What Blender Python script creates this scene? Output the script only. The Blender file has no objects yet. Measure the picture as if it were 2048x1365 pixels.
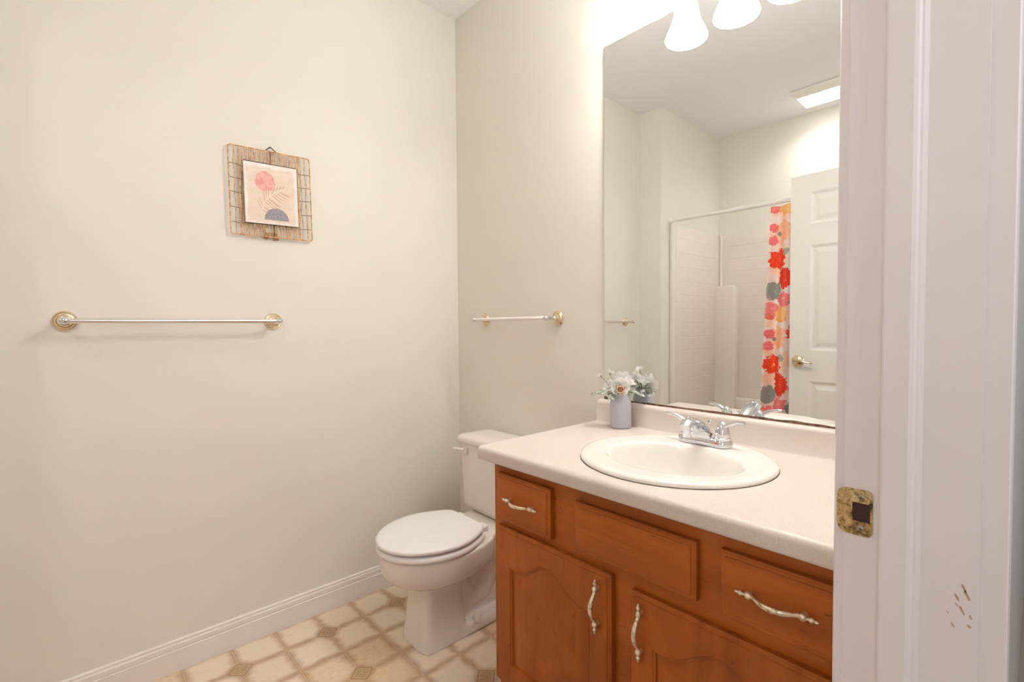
import bpy, bmesh, math, random
from mathutils import Vector, Matrix, noise as mnoise

random.seed(7)
PI = math.pi
SC = bpy.context.scene
COL = SC.collection

# ------------------------------------------------------------------ camera
CAM = Vector((2.0249, -1.4737, 1.1949))
YAW, PITCH, ROLL, FPX = math.radians(42.3656), math.radians(-1.7487), math.radians(-.4136), 968.5552
_F = Vector((-math.cos(YAW) * math.cos(PITCH), math.sin(YAW) * math.cos(PITCH), math.sin(PITCH)))
_R0 = Vector((math.sin(YAW), math.cos(YAW), 0))
_U0 = _R0.cross(_F)
_R = _R0 * math.cos(ROLL) + _U0 * math.sin(ROLL)
_U = -_R0 * math.sin(ROLL) + _U0 * math.cos(ROLL)
cd = bpy.data.cameras.new('camera')
cd.sensor_width = 36.0
cd.sensor_fit = 'HORIZONTAL'
cd.lens = FPX / 2048 * 36.0
cd.clip_start = .01
co = bpy.data.objects.new('camera', cd)
COL.objects.link(co)
m = Matrix((( _R.x, _U.x, -_F.x), (_R.y, _U.y, -_F.y), (_R.z, _U.z, -_F.z))).to_4x4()
m.translation = CAM
co.matrix_world = m
SC.camera = co

# ------------------------------------------------------------------ world, daylight, exposure
w = bpy.data.worlds.new('world')
SC.world = w
w.use_nodes = True
w.node_tree.nodes['Background'].inputs[0].default_value = (.62, .72, .9, 1)
w.node_tree.nodes['Background'].inputs[1].default_value = .5
LAMP_E, LENS_E = 32.0, 6.0
LAMP_COL = (1.0, .985, .962, 1)


def area(name, loc, rot, sx, sy, power, color):
    l = bpy.data.lights.new(name, 'AREA')
    l.shape = 'RECTANGLE'
    l.size, l.size_y = sx, sy
    l.energy = power
    l.color = color
    o = bpy.data.objects.new(name, l)
    o.location = loc
    o.rotation_euler = rot
    COL.objects.link(o)
    return o


# daylight source added outside the window at the end of the unseen hall
area('hall_daylight', (2.75, -3.42, 1.5), (math.radians(90), 0, 0), 1.1, 1.3, 9.5, (.93, .92, 1.0))
# added fill under the hall ceiling, no fixture, brightens the hall wall
area('hall_ceiling_fill', (2.75, .75, 2.70), (0, 0, 0), .35, .35, 6, (.95, .96, 1.0))
# added fill opposite the doorway, no fixture, lifts the bathroom's darker lower left
area('hall_doorway_fill', (3.0, -.95, 1.85), (0, math.radians(90), 0), .75, .75, 7.5, (.96, .945, 1.0))
SC.view_settings.view_transform = 'Standard'
SC.view_settings.look = 'None'
SC.view_settings.exposure = 0.37
SC.view_settings.gamma = 1.0
SC.view_settings.use_curve_mapping = False
SC.cycles.max_bounces = 14
SC.cycles.diffuse_bounces = 8
SC.cycles.glossy_bounces = 6
SC.cycles.sample_clamp_indirect = 6.0


# ------------------------------------------------------------------ materials
def mat(name, color, rough=.5, metal=0.0, spec=.5, coat=0.0):
    mt = bpy.data.materials.new(name)
    mt.use_nodes = True
    b = mt.node_tree.nodes['Principled BSDF']
    b.inputs['Base Color'].default_value = (*color, 1)
    b.inputs['Roughness'].default_value = rough
    b.inputs['Metallic'].default_value = metal
    b.inputs['Specular IOR Level'].default_value = spec
    b.inputs['Coat Weight'].default_value = coat
    b.inputs['Coat Roughness'].default_value = .12
    return mt


class NT:
    """small helper for building node trees"""
    def __init__(self, mt):
        self.t = mt.node_tree
        self.b = self.t.nodes['Principled BSDF']

    def n(self, typ, **kw):
        x = self.t.nodes.new(typ)
        for k, v in kw.items():
            setattr(x, k, v)
        return x

    def put(self, sock, v):
        if isinstance(v, (int, float)):
            sock.default_value = v
        elif isinstance(v, (tuple, list)):
            if len(v) == 3 and sock.type == 'RGBA':
                v = (*v, 1)
            sock.default_value = v
        else:
            self.t.links.new(v, sock)

    def math(self, op, a, b=None, c=None):
        x = self.n('ShaderNodeMath', operation=op)
        self.put(x.inputs[0], a)
        if b is not None:
            self.put(x.inputs[1], b)
        if c is not None:
            self.put(x.inputs[2], c)
        return x.outputs[0]

    def mix(self, f, a, b, blend='MIX'):
        x = self.n('ShaderNodeMix', data_type='RGBA', blend_type=blend)
        self.put(x.inputs[0], f)
        self.put(x.inputs[6], a)
        self.put(x.inputs[7], b)
        return x.outputs[2]

    def ramp(self, f, stops):
        x = self.n('ShaderNodeValToRGB')
        e = x.color_ramp.elements
        while len(e) < len(stops):
            e.new(.5)
        for el, (p, c) in zip(e, stops):
            el.position = p
            el.color = (*c, 1) if len(c) == 3 else c
        self.put(x.inputs[0], f)
        return x.outputs[0]

    def maprange(self, v, a, b, c=0.0, d=1.0, smooth=True):
        x = self.n('ShaderNodeMapRange')
        x.interpolation_type = 'SMOOTHSTEP' if smooth else 'LINEAR'
        for s, q in zip(x.inputs[:5], (v, a, b, c, d)):
            self.put(s, q)
        return x.outputs[0]

    def noise(self, scale, detail=3, rough=.5, vec=None, out=0, dist=0.0):
        x = self.n('ShaderNodeTexNoise')
        x.inputs['Scale'].default_value = scale
        x.inputs['Detail'].default_value = detail
        x.inputs['Roughness'].default_value = rough
        x.inputs['Distortion'].default_value = dist
        if vec is not None:
            self.put(x.inputs['Vector'], vec)
        return x.outputs[out]

    def pos(self):
        return self.n('ShaderNodeNewGeometry').outputs['Position']

    def xyz(self, v):
        x = self.n('ShaderNodeSeparateXYZ')
        self.put(x.inputs[0], v)
        return x.outputs

    def scale(self, v, s):
        x = self.n('ShaderNodeVectorMath', operation='MULTIPLY')
        self.put(x.inputs[0], v)
        self.put(x.inputs[1], s)
        return x.outputs[0]

    def bump(self, h, strength=.1, dist=.002):
        x = self.n('ShaderNodeBump')
        x.inputs['Strength'].default_value = strength
        x.inputs['Distance'].default_value = dist
        self.put(x.inputs['Height'], h)
        self.t.links.new(x.outputs[0], self.b.inputs['Normal'])

    def color(self, v):
        self.put(self.b.inputs['Base Color'], v)

    def rough(self, v):
        self.put(self.b.inputs['Roughness'], v)


def paint(name, color, bump=.05, scale=260, rough=.55, vary=.02):
    mt = mat(name, color, rough, spec=.3)
    t = NT(mt)
    P = t.pos()
    n = t.noise(2.3, 4, .6, P)
    d = tuple(c * (1 - vary * 2) for c in color)
    t.color(t.mix(n, color, d))
    t.bump(t.noise(scale, 2, .5, P), bump, .001)
    return mt


M = {}
M['wall'] = paint('wall_paint', (.795, .768, .703), .06, 240)
# a few faint rubbed spots on the wall paint
M['hallwall'] = paint('hall_wall_paint', (.70, .68, .65), .05, 240)
M['trim'] = paint('trim_paint', (.82, .765, .725), .02, 60, .32, .01)
M['jamb'] = paint('jamb_paint', (.79, .73, .70), .03, 50, .35, .015)
M['door'] = paint('door_paint', (.82, .78, .745), .02, 80, .4, .01)

mt = mat('ceiling_paint', (.82, .78, .73), .8, spec=.2)
t = NT(mt)
P = t.pos()
sp = t.noise(95, 3, .6, P)
t.color(t.mix(t.maprange(sp, .60, .72), (.87, .875, .89), (.91, .912, .92)))
t.bump(t.maprange(sp, .45, .75), .25, .003)
M['ceiling'] = mt

# vinyl floor: octagon tiles with small corner squares
mt = mat('floor_vinyl', (.6, .45, .3), .32, spec=.45)
t = NT(mt)
P = t.pos()
X, Y, Z = t.xyz(P)
A = .152
ux = t.math('DIVIDE', t.math('SUBTRACT', X, .156), A)
uy = t.math('DIVIDE', t.math('SUBTRACT', Y, -.4555), A)
dx = t.math('MULTIPLY', t.math('PINGPONG', ux, .5), A)
dy = t.math('MULTIPLY', t.math('PINGPONG', uy, .5), A)
ex = t.math('MULTIPLY', t.math('PINGPONG', ux, 1.0), A)
ey = t.math('MULTIPLY', t.math('PINGPONG', uy, 1.0), A)
es = t.math('ADD', ex, ey)
DR = .0405
fl = t.n('ShaderNodeCombineXYZ')
t.put(fl.inputs[0], t.math('FLOOR', ux))
t.put(fl.inputs[1], t.math('FLOOR', uy))
wn = t.n('ShaderNodeTexWhiteNoise')
t.put(wn.inputs['Vector'], fl.outputs[0])
rnd = wn.outputs['Value']
addv = t.n('ShaderNodeVectorMath', operation='ADD')
t.put(addv.inputs[0], P)
t.put(addv.inputs[1], t.scale(wn.outputs['Color'], (5, 5, 5)))
n1 = t.noise(17, 5, .62, t.scale(addv.outputs[0], (1.6, .8, 1)))
n2 = t.noise(60, 4, .6, t.scale(addv.outputs[0], (2.4, .8, 1)))
edge = t.math('MINIMUM', t.math('MINIMUM', dx, dy), t.math('MULTIPLY', t.math('SUBTRACT', es, DR), .75))
edge2 = t.math('ADD', edge, t.math('MULTIPLY', t.math('SUBTRACT', n1, .5), .045))
dark = t.maprange(edge2, .030, -.006)
dark = t.math('MULTIPLY', dark, t.math('MULTIPLY_ADD', n2, .6, .45))
base = t.mix(t.maprange(rnd, .25, .85), (.79, .675, .545), (.69, .515, .34))
base = t.mix(t.math('MULTIPLY', t.maprange(n2, .40, .65), .35), base, (.80, .71, .60))
tile = t.mix(dark, base, (.36, .19, .085))
grout = t.math('LESS_THAN', t.math('MINIMUM', dx, dy), .0021)
gline = t.math('LESS_THAN', t.math('MINIMUM', dx, dy), .0034)
tile = t.mix(t.math('MULTIPLY', gline, .55), tile, (.30, .17, .09))
tile = t.mix(grout, tile, (.60, .42, .26))
spots = t.maprange(t.noise(190, 3, .7, P), .46, .56)
dotc = t.mix(spots, (.50, .36, .22), (.36, .235, .125))
inner = t.math('LESS_THAN', es, DR - .010)
dotc = t.mix(inner, t.mix(t.math('LESS_THAN', es, DR - .006), (.36, .21, .11), (.56, .40, .25)), dotc)
isdot = t.math('LESS_THAN', es, DR)
t.color(t.mix(isdot, tile, dotc))
t.rough(t.maprange(n2, .3, .7, .26, .42))
t.bump(t.math('SUBTRACT', n2, t.math('MULTIPLY', gline, .8)), .12, .0012)
M['floor'] = mt
M['hallfloor'] = paint('hall_carpet', (.42, .36, .30), .3, 300, .9)


def wood(name, axis):
    mt = mat(name, (.36, .11, .03), .36, spec=.3, coat=.12)
    t = NT(mt)
    P = t.pos()
    s = {'x': (2.2, 22, 30), 'z': (30, 22, 2.2)}[axis]
    s2 = {'x': (.7, 4, 6), 'z': (6, 4, .7)}[axis]
    a = t.noise(1.0, 5, .6, t.scale(P, s2), dist=1.2)
    b = t.noise(3.2, 4, .65, t.scale(P, s), dist=.4)
    c = t.noise(5.5, 3, .5, P)
    col = t.ramp(a, [(.30, (.43, .110, .009)), (.52, (.34, .080, .006)), (.72, (.22, .046, .004))])
    col = t.mix(t.math('MULTIPLY', t.maprange(b, .50, .78), .38), col, (.18, .042, .008))
    col = t.mix(t.math('MULTIPLY', t.maprange(c, .50, .72), .45), col, (.45, .125, .014))
    # short dark mineral streaks
    d = t.noise(1.0, 2, .5, t.scale(P, {'x': (13, 40, 70), 'z': (70, 40, 13)}[axis]), dist=2.2)
    col = t.mix(t.math('MULTIPLY', t.maprange(d, .70, .74), .7), col, (.07, .018, .006))
    t.color(col)
    t.rough(t.maprange(b, .3, .7, .30, .42))
    t.bump(b, .05, .0008)
    return mt


M['woodx'] = wood('maple_stain_horizontal', 'x')
M['woodz'] = wood('maple_stain_vertical', 'z')
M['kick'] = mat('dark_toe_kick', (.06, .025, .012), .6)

mt = mat('laminate', (.78, .67, .58), .38, spec=.4)
t = NT(mt)
P = t.pos()
a = t.noise(420, 2, .6, P)
b = t.noise(70, 3, .6, t.scale(P, (.5, 1, 1)))
c = t.mix(t.maprange(a, .40, .62), (.71, .64, .60), (.645, .565, .515))
c = t.mix(t.math('MULTIPLY', b, .3), c, (.67, .56, .48))
t.color(c)
M['laminate'] = mt

M['porcelain'] = mat('porcelain', (.80, .745, .70), .12, spec=.5)
M['sinkwhite'] = mat('sink_porcelain', (.84, .81, .765), .10, spec=.55)
M['seat'] = mat('seat_plastic', (.86, .84, .83), .28)
M['lever'] = mat('lever_bone', (.80, .73, .66), .3)
M['chrome'] = mat('chrome', (.70, .71, .74), .05, 1.0)
M['nickel'] = mat('nickel_bar', (.84, .80, .78), .20, 1.0)
M['whitebar'] = mat('white_bar', (.86, .83, .79), .22)
M['rosette'] = mat('pale_gold', (.82, .71, .54), .16, 1.0)
M['brass'] = mat('brass', (.80, .60, .33), .2, 1.0)
M['pale_brass'] = mat('pale_brass', (.72, .62, .42), .16, 1.0)
M['white_metal'] = mat('white_enamel', (.86, .84, .80), .3)
M['shade_glass'] = None

mt = mat('antique_ivory_brass', (.80, .68, .47), .28, .85)
t = NT(mt)
n = t.noise(120, 3, .6, t.pos())
t.color(t.mix(t.maprange(n, .52, .66), (.86, .77, .60), (.48, .34, .17)))
M['pull'] = mt

mt = mat('worn_brass', (.62, .44, .2), .28, .9)
t = NT(mt)
n = t.noise(70, 4, .65, t.pos(), dist=.6)
t.color(t.ramp(n, [(.34, (.07, .045, .022)), (.47, (.50, .34, .14)), (.57, (.66, .52, .30)), (.68, (.30, .18, .07))]))
t.rough(t.maprange(n, .3, .7, .5, .2))
M['strike'] = mt
M['hole'] = mat('latch_hole_wood', (.05, .02, .012), .8)
M['caulk'] = mat('brown_seam', (.14, .08, .045), .8)
M['screw'] = mat('steel_screw', (.36, .30, .23), .4, 1.0)

mt = mat('mirror_silver', (.87, .885, .875), .0, 1.0)
M['mirror'] = mt
M['mirror_edge'] = mat('mirror_edge_grey', (.14, .14, .13), .25)
mt = mat('desilvered_edge', (.16, .08, .045), .45)
t = NT(mt)
t.color(t.mix(t.maprange(t.noise(90, 3, .6, t.pos()), .45, .6), (.20, .10, .055), (.06, .03, .018)))
M['mirror_strip'] = mt


def emit(name, color, strength):
    mt = mat(name, color[:3], .3)
    b = mt.node_tree.nodes['Principled BSDF']
    b.inputs['Emission Color'].default_value = color
    b.inputs['Emission Strength'].default_value = strength
    return mt


M['shade'] = emit('frosted_shade_lit', LAMP_COL, LAMP_E)
M['lens'] = emit('ceiling_lens_lit', LAMP_COL, LENS_E)

# shower surround with moulded tile grid
mt = mat('fibreglass', (.82, .77, .71), .18, spec=.45)
t = NT(mt)
X, Y, Z = t.xyz(t.pos())
TZ = t.math('PINGPONG', t.math('DIVIDE', t.math('SUBTRACT', Z, .793), .1039), .5)
hz = t.maprange(TZ, 0.0, .06)
TX = t.math('PINGPONG', t.math('DIVIDE', t.math('ADD', X, Y), .104), .5)
hx = t.maprange(TX, 0.0, .025)
h = t.math('MINIMUM', hz, t.math('MULTIPLY_ADD', hx, .12, .88))
inband = t.math('MULTIPLY', t.math('MULTIPLY', t.math('GREATER_THAN', Z, .63), t.math('LESS_THAN', Z, 1.86)), t.math('LESS_THAN', Y, -1.862))
h = t.math('MULTIPLY_ADD', t.math('SUBTRACT', h, 1.0), inband, 1.0)
t.bump(h, .26, .004)
M['surround'] = mt
M['tub'] = mat('tub_gelcoat', (.82, .785, .735), .15)

M['vase'] = mat('vase_grey', (.50, .515, .575), .5, spec=.3)
M['petal_white'] = mat('petal_white', (.92, .905, .89), .6)
M['petal_peach'] = mat('petal_peach', (.93, .77, .64), .6)
for k_ in ('petal_white', 'petal_peach'):
    t = NT(M[k_])
    tr_ = t.n('ShaderNodeBsdfTranslucent')
    tr_.inputs[0].default_value = t.b.inputs['Base Color'].default_value
    mx_ = t.n('ShaderNodeMixShader')
    mx_.inputs[0].default_value = .42
    t.t.links.new(t.b.outputs[0], mx_.inputs[1])
    t.t.links.new(tr_.outputs[0], mx_.inputs[2])
    t.t.links.new(mx_.outputs[0], t.t.nodes['Material Output'].inputs[0])
M['flower_center'] = mat('flower_center', (.78, .36, .12), .7)
M['pollen'] = mat('grey_sepal', (.32, .34, .33), .7)
mt = mat('leaf_sage', (.36, .41, .31), .6)
t = NT(mt)
t.color(t.mix(t.maprange(t.noise(60, 3, .6, t.pos()), .42, .6), (.30, .36, .26), (.64, .66, .59)))
M['leaf'] = mt
M['stem'] = mat('stem_green', (.25, .30, .18), .7)

M['rattan'] = mat('rattan', (.62, .36, .16), .6)
t = NT(M['rattan'])
t.color(t.mix(t.maprange(t.noise(55, 3, .6, t.pos()), .40, .62), (.74, .48, .25), (.46, .22, .085)))
M['wire'] = mat('black_wire', (.03, .024, .02), .5)
mt = mat('print_paper', (.84, .77, .735), .7)
t = NT(mt)
t.color(t.mix(t.noise(30, 3, .5, t.pos()), (.86, .78, .74), (.82, .76, .72)))
M['paper'] = mt
mt = mat('print_wash', (.78, .64, .54), .7)
t = NT(mt)
t.color(t.mix(t.maprange(t.noise(40, 4, .6, t.pos()), .35, .65), (.80, .675, .575), (.76, .62, .53)))
M['wash'] = mt
mt = mat('print_sun', (.76, .36, .34), .7)
t = NT(mt)
t.color(t.mix(t.maprange(t.noise(45, 3, .6, t.pos()), .38, .62), (.72, .30, .29), (.82, .47, .42)))
M['sun'] = mt
M['palm'] = mat('print_palm', (.66, .47, .37), .7)
M['palm_light'] = mat('print_palm_light', (.84, .74, .64), .7)
mt = mat('print_dome', (.28, .26, .29), .7)
t = NT(mt)
v = t.n('ShaderNodeTexVoronoi')
v.inputs['Scale'].default_value = 420
t.put(v.inputs['Vector'], t.pos())
t.color(t.mix(t.maprange(v.outputs['Distance'], .30, .42), (.62, .56, .55), (.23, .215, .26)))
M['dome'] = mt
M['woodbit'] = mat('hanger_wood', (.42, .24, .12), .6)
M['chip'] = mat('bare_wood_chip', (.52, .33, .21), .8)

# floral shower curtain
mt = mat('floral_curtain', (.9, .82, .8), .8, spec=.2)
t = NT(mt)
uvn = t.n('ShaderNodeUVMap')
uvn.uv_map = 'UVMap'
U_, V_, _ = t.xyz(uvn.outputs[0])
PER = .655
Vm = t.math('SUBTRACT', V_, t.math('MULTIPLY', t.math('FLOOR', t.math('DIVIDE', V_, PER)), PER))
nz = t.math('SUBTRACT', t.noise(38, 3, .6, uvn.outputs[0]), .5)
nz2 = t.noise(110, 2, .5, uvn.outputs[0])
col = t.mix(t.maprange(t.noise(9, 3, .5, uvn.outputs[0]), .45, .62), (.90, .80, .77), (.92, .62, .46))
blobs = [  # u, z, ru, rz, colour, accent
    (.020, 1.915, .034, .038, (.80, .16, .12), (.90, .62, .25)),
    (.085, 1.900, .040, .045, (.92, .42, .14), (.90, .60, .30)),
    (.078, 1.770, .045, .075, (.92, .47, .29), (.93, .66, .48)),
    (.019, 1.790, .025, .030, (.80, .17, .19), (.92, .60, .45)),
    (.021, 1.714, .027, .030, (.80, .18, .20), (.92, .60, .45)),
    (.047, 1.755, .012, .014, (.24, .28, .24), (.3, .34, .3)),
    (.098, 1.640, .020, .026, (.40, .42, .36), (.3, .34, .3)),
    (.052, 1.597, .052, .066, (.78, .06, .018), (.92, .50, .18)),
    (.100, 1.478, .042, .072, (.70, .04, .014), (.92, .55, .30)),
    (.035, 1.405, .044, .056, (.31, .33, .30), (.42, .44, .40)),
    (.098, 1.350, .044, .050, (.82, .22, .22), (.90, .50, .30)),
    (.028, 1.292, .042, .045, (.84, .24, .25), (.92, .55, .30)),
    (.088, 1.262, .042, .040, (.90, .52, .20), (.92, .62, .30)),
    (.170, 1.80, .05, .06, (.74, .06, .02), (.92, .5, .2)), (.180, 1.62, .05, .06, (.92, .5, .3), (.92, .6, .4)),
    (.185, 1.45, .045, .05, (.82, .2, .22), (.92, .5, .3)), (.17, 1.33, .04, .05, (.26, .28, .25), (.4, .42, .4)),
]
for bu, bz, ru, rz, c1, c2 in blobs:
    bz = bz % PER
    for off in ([0] if rz < bz < PER - rz else [0, PER if bz <= rz else -PER]):
        a = t.math('DIVIDE', t.math('SUBTRACT', U_, bu), ru)
        b = t.math('DIVIDE', t.math('SUBTRACT', Vm, bz + off), rz)
        r = t.math('SQRT', t.math('ADD', t.math('MULTIPLY', a, a), t.math('MULTIPLY', b, b)))
        r = t.math('ADD', r, t.math('MULTIPLY', nz, 1.5))
        pc = t.mix(t.maprange(t.math('ADD', r, t.math('MULTIPLY', nz2, .9)), .55, .45), c1, c2)
        pc = t.mix(t.math('MULTIPLY', t.maprange(nz2, .42, .62), .35), pc, tuple(min(1, q * 1.25 + .06) for q in c1))
        col = t.mix(t.maprange(r, .98, .90), col, pc)
t.color(col)
M['curtain'] = mt

# ------------------------------------------------------------------ mesh helpers
ORG = {}


class MB:
    def __init__(self):
        self.v, self.f, self.mi, self.uv = [], [], [], None

    def add(self, verts, faces, mi=0):
        o = len(self.v)
        self.v += [Vector(q) for q in verts]
        self.f += [tuple(i + o for i in f) for f in faces]
        self.mi += [mi] * len(faces)
        return self

    def box(self, x0, x1, y0, y1, z0, z1, bev=0.0, seg=2, mi=0, mat4=None):
        b = bmesh.new()
        bmesh.ops.create_cube(b, size=1)
        for v in b.verts:
            v.co = Vector(((x0 + x1) / 2 + v.co.x * (x1 - x0), (y0 + y1) / 2 + v.co.y * (y1 - y0), (z0 + z1) / 2 + v.co.z * (z1 - z0)))
        if bev > 0:
            bmesh.ops.bevel(b, geom=list(b.edges), offset=bev, segments=seg, profile=.5, affect='EDGES')
        b.verts.ensure_lookup_table()
        b.verts.index_update()
        vs = [v.co.copy() for v in b.verts]
        if mat4:
            vs = [mat4 @ q for q in vs]
        self.add(vs, [[v.index for v in f.verts] for f in b.faces], mi)
        b.free()
        return self

    def rings(self, R, cap0=True, cap1=True, closed=True, mi=0):
        n = len(R[0])
        vs = [q for r in R for q in r]
        fs = []
        k = n if closed else n - 1
        for i in range(len(R) - 1):
            for j in range(k):
                a, b = i * n + j, i * n + (j + 1) % n
                fs.append((a, b, b + n, a + n))
        if cap0:
            fs.append(tuple(range(n))[::-1])
        if cap1:
            fs.append(tuple(range((len(R) - 1) * n, len(R) * n)))
        return self.add(vs, fs, mi)

    def lathe(self, prof, c=(0, 0, 0), axis=(0, 0, 1), n=32, cap0=True, cap1=True, mi=0, sx=1.0):
        a = Vector(axis).normalized()
        ref = Vector((1, 0, 0)) if abs(a.x) < .9 else Vector((0, 1, 0))
        u = (ref - a * ref.dot(a)).normalized()
        w_ = a.cross(u)
        c = Vector(c)
        R = []
        for r, h in prof:
            R.append([c + a * h + (u * math.cos(2 * PI * k / n) * sx + w_ * math.sin(2 * PI * k / n)) * r for k in range(n)])
        return self.rings(R, cap0, cap1, mi=mi)

    def tube(self, path, rad, n=12, up=(0, 0, 1), flat=1.0, mi=0, cap=True):
        path = [Vector(q) for q in path]
        R = []
        up = Vector(up)
        for i, q in enumerate(path):
            d = (path[min(i + 1, len(path) - 1)] - path[max(i - 1, 0)]).normalized()
            s = d.cross(up)
            if s.length < 1e-4:
                s = d.cross(Vector((1, 0, 0)))
            s.normalize()
            uu = s.cross(d).normalized()
            r = rad[i] if isinstance(rad, (list, tuple)) else rad
            f = flat[i] if isinstance(flat, (list, tuple)) else flat
            R.append([q + (s * math.cos(2 * PI * k / n) + uu * math.sin(2 * PI * k / n) * f) * r for k in range(n)])
        return self.rings(R, cap, cap, mi=mi)

    def sheet(self, fn, nu, nv, mi=0):
        vs = [fn(i / nu, j / nv) for i in range(nu + 1) for j in range(nv + 1)]
        fs = [(i * (nv + 1) + j, (i + 1) * (nv + 1) + j, (i + 1) * (nv + 1) + j + 1, i * (nv + 1) + j + 1) for i in range(nu) for j in range(nv)]
        return self.add(vs, fs, mi)

    def poly(self, pts, mi=0):
        return self.add(pts, [tuple(range(len(pts)))], mi)

    def slab(self, pts, d):
        """polygon pts (3-D, planar) extruded by the vector d"""
        d = Vector(d)
        n = len(pts)
        p = [Vector(q) for q in pts]
        return self.add(p + [q + d for q in p], [tuple(range(n))[::-1], tuple(range(n, 2 * n))] + [(i, (i + 1) % n, (i + 1) % n + n, i + n) for i in range(n)])

    def build(self, name, mats, parent=None, org=None, sharp=35, smooth=True):
        me = bpy.data.meshes.new(name)
        o = bpy.data.objects.new(name, me)
        COL.objects.link(o)
        if parent is not None:
            org = ORG[parent.name]
            o.parent = parent
        if org is None:
            xs = [q.x for q in self.v]
            ys = [q.y for q in self.v]
            zs = [q.z for q in self.v]
            org = Vector(((min(xs) + max(xs)) / 2, (min(ys) + max(ys)) / 2, min(zs)))
        org = Vector(org)
        if parent is None:
            o.location = org
        ORG[o.name] = org
        me.from_pydata([q - org for q in self.v], [], self.f)
        mats = mats if isinstance(mats, (list, tuple)) else [mats]
        for q in mats:
            me.materials.append(q)
        if len(mats) > 1:
            me.polygons.foreach_set('material_index', self.mi)
        b = bmesh.new()
        b.from_mesh(me)
        bmesh.ops.recalc_face_normals(b, faces=b.faces)
        th = math.radians(sharp)
        for f in b.faces:
            f.smooth = smooth
        for e in b.edges:
            if len(e.link_faces) == 2:
                e.smooth = e.calc_face_angle(0) < th
        b.to_mesh(me)
        b.free()
        return o


def thing(name, label, cat, loc, group=None):
    o = bpy.data.objects.new(name, None)
    o.empty_display_size = .05
    o.location = loc
    COL.objects.link(o)
    ORG[o.name] = Vector(loc)
    return tag(o, label, cat, group)


def tag(o, label, cat, group=None, kind=None):
    o['label'] = label
    o['category'] = cat
    if group:
        o['group'] = group
    if kind:
        o['kind'] = kind
    return o


def struct(name, mb, mt, label, cat, parent=None, **kw):
    o = mb.build(name, mt, parent, **kw)
    if parent is None:
        tag(o, label, cat, kind='structure')
    return o


# ------------------------------------------------------------------ the room shell
H = 2.74
XW = 1.8654      # inner face of the doorway wall
XO = 1.9852      # hall face of the doorway wall
YB, XJ, YJ = -2.579, .1755, -1.668
struct('floor', MB().box(-.1, XW, YB - .1, .1, -.05, 0), M['floor'], 'beige vinyl floor printed with clipped square tiles and small corner diamonds', 'floor')
struct('floor_hall', MB().box(XW, 3.5, -3.5, 1.9, -.05, -.001), M['hallfloor'], 'hall floor outside the doorway', 'floor')
struct('ceiling', MB().box(-.1, 3.5, -3.5, 1.9, H, H + .05), M['ceiling'], 'white textured ceiling', 'ceiling')
struct('wall_left', MB().box(-.1, 0, YJ, .1, 0, H), M['wall'], 'cream wall with the rattan frame and long towel bar', 'wall')
struct('wall_alcove', MB().box(-.1, XJ, YB - .1, YJ, 0, H), M['wall'], 'cream wall at the plumbing end of the tub, seen in the mirror', 'wall')
struct('wall_back', MB().box(0, XW, 0, .1, 0, H), M['wall'], 'cream wall behind the vanity and toilet', 'wall')
struct('wall_front', MB().box(XJ, XW, YB - .1, YB, 0, H), M['wall'], 'cream wall behind the tub, seen in the mirror', 'wall')
DY0, DY1, DZ = -1.605, -.79, 2.06
mb = MB()
mb.box(XW, XO, DY1 + .019, .1, 0, H)
mb.box(XW, XO, YB - .1, DY0 - .019, 0, H)
mb.box(XW, XO, DY0 - .019, DY1 + .019, DZ + .019, H)
struct('wall_right', mb, [M['wall']], 'cream wall holding the doorway', 'wall')
mb = MB()
mb.box(XO, XO + .004, -.73, 1.8, 0, H)
struct('wall_hall', mb, M['hallwall'], 'grey hall wall beside the door casing', 'wall')
mb = MB()
mb.box(3.4, 3.5, -3.5, 1.9, 0, H)
mb.box(XO, 3.4, 1.8, 1.9, 0, H)
mb.box(XO, 2.15, -3.4, -3.3, 0, H)
mb.box(3.35, 3.4, -3.4, -3.3, 0, H)
mb.box(2.15, 3.35, -3.4, -3.3, 0, .8)
mb.box(2.15, 3.35, -3.4, -3.3, 2.2, H)
mb.box(XO, XO + .004, -3.3, -1.67, 0, H)
struct('wall_passage', mb, M['hallwall'], 'grey walls of the hall behind the viewpoint', 'wall')

# baseboards
def baseboard(name, pts_dir, label):
    prof = [(0, 0), (.013, 0), (.013, .074), (.0105, .0765), (.012, .080), (.0115, .094), (.0075, .0995), (.009, .102), (.0085, .106), (.005, .109), (0, .109)]
    (x0, y0), (x1, y1), (nx, ny) = pts_dir
    R = [[(x + nx * a, y + ny * a, z) for a, z in prof] for x, y in ((x0, y0), (x1, y1))]
    struct(name, MB().rings(R), M['trim'], label, 'baseboard', sharp=25)


baseboard('baseboard_left', ((.0, 0), (.0, YJ), (1, 0)), 'white moulded baseboard under the towel bar wall')
baseboard('baseboard_back', ((.013, 0), (.925, 0), (0, -1)), 'white baseboard behind the toilet')
baseboard('baseboard_alcove', ((.013, YJ), (XJ, YJ), (0, 1)), 'white baseboard on the wall jog')

# ------------------------------------------------------------------ doorway: jamb, stop, casings
def jamb_profile(y, s):
    # s=+1: strike side (solid towards +y), plan profile of jamb with a colonial stop
    return [(XW, y + s * .0022), (XW + .0022, y), (1.9030, y), (1.9030, y - s * .0088), (1.9052, y - s * .011), (1.9276, y - s * .011), (1.9310, y - s * .0095), (1.9330, y - s * .0065), (1.9352, y - s * .0060), (1.9387, y), (XO, y), (XO, y + s * .019), (XW, y + s * .019)]


def vert_prism(prof, z0, z1):
    return MB().rings([[(x, y, z0) for x, y in prof], [(x, y, z1) for x, y in prof]])


jm = struct('trim_1', vert_prism(jamb_profile(DY1, 1), 0, DZ + .019), M['jamb'], 'white door jamb with the strike plate, at the right of the view', 'door frame', sharp=20)
mb = MB()


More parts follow.
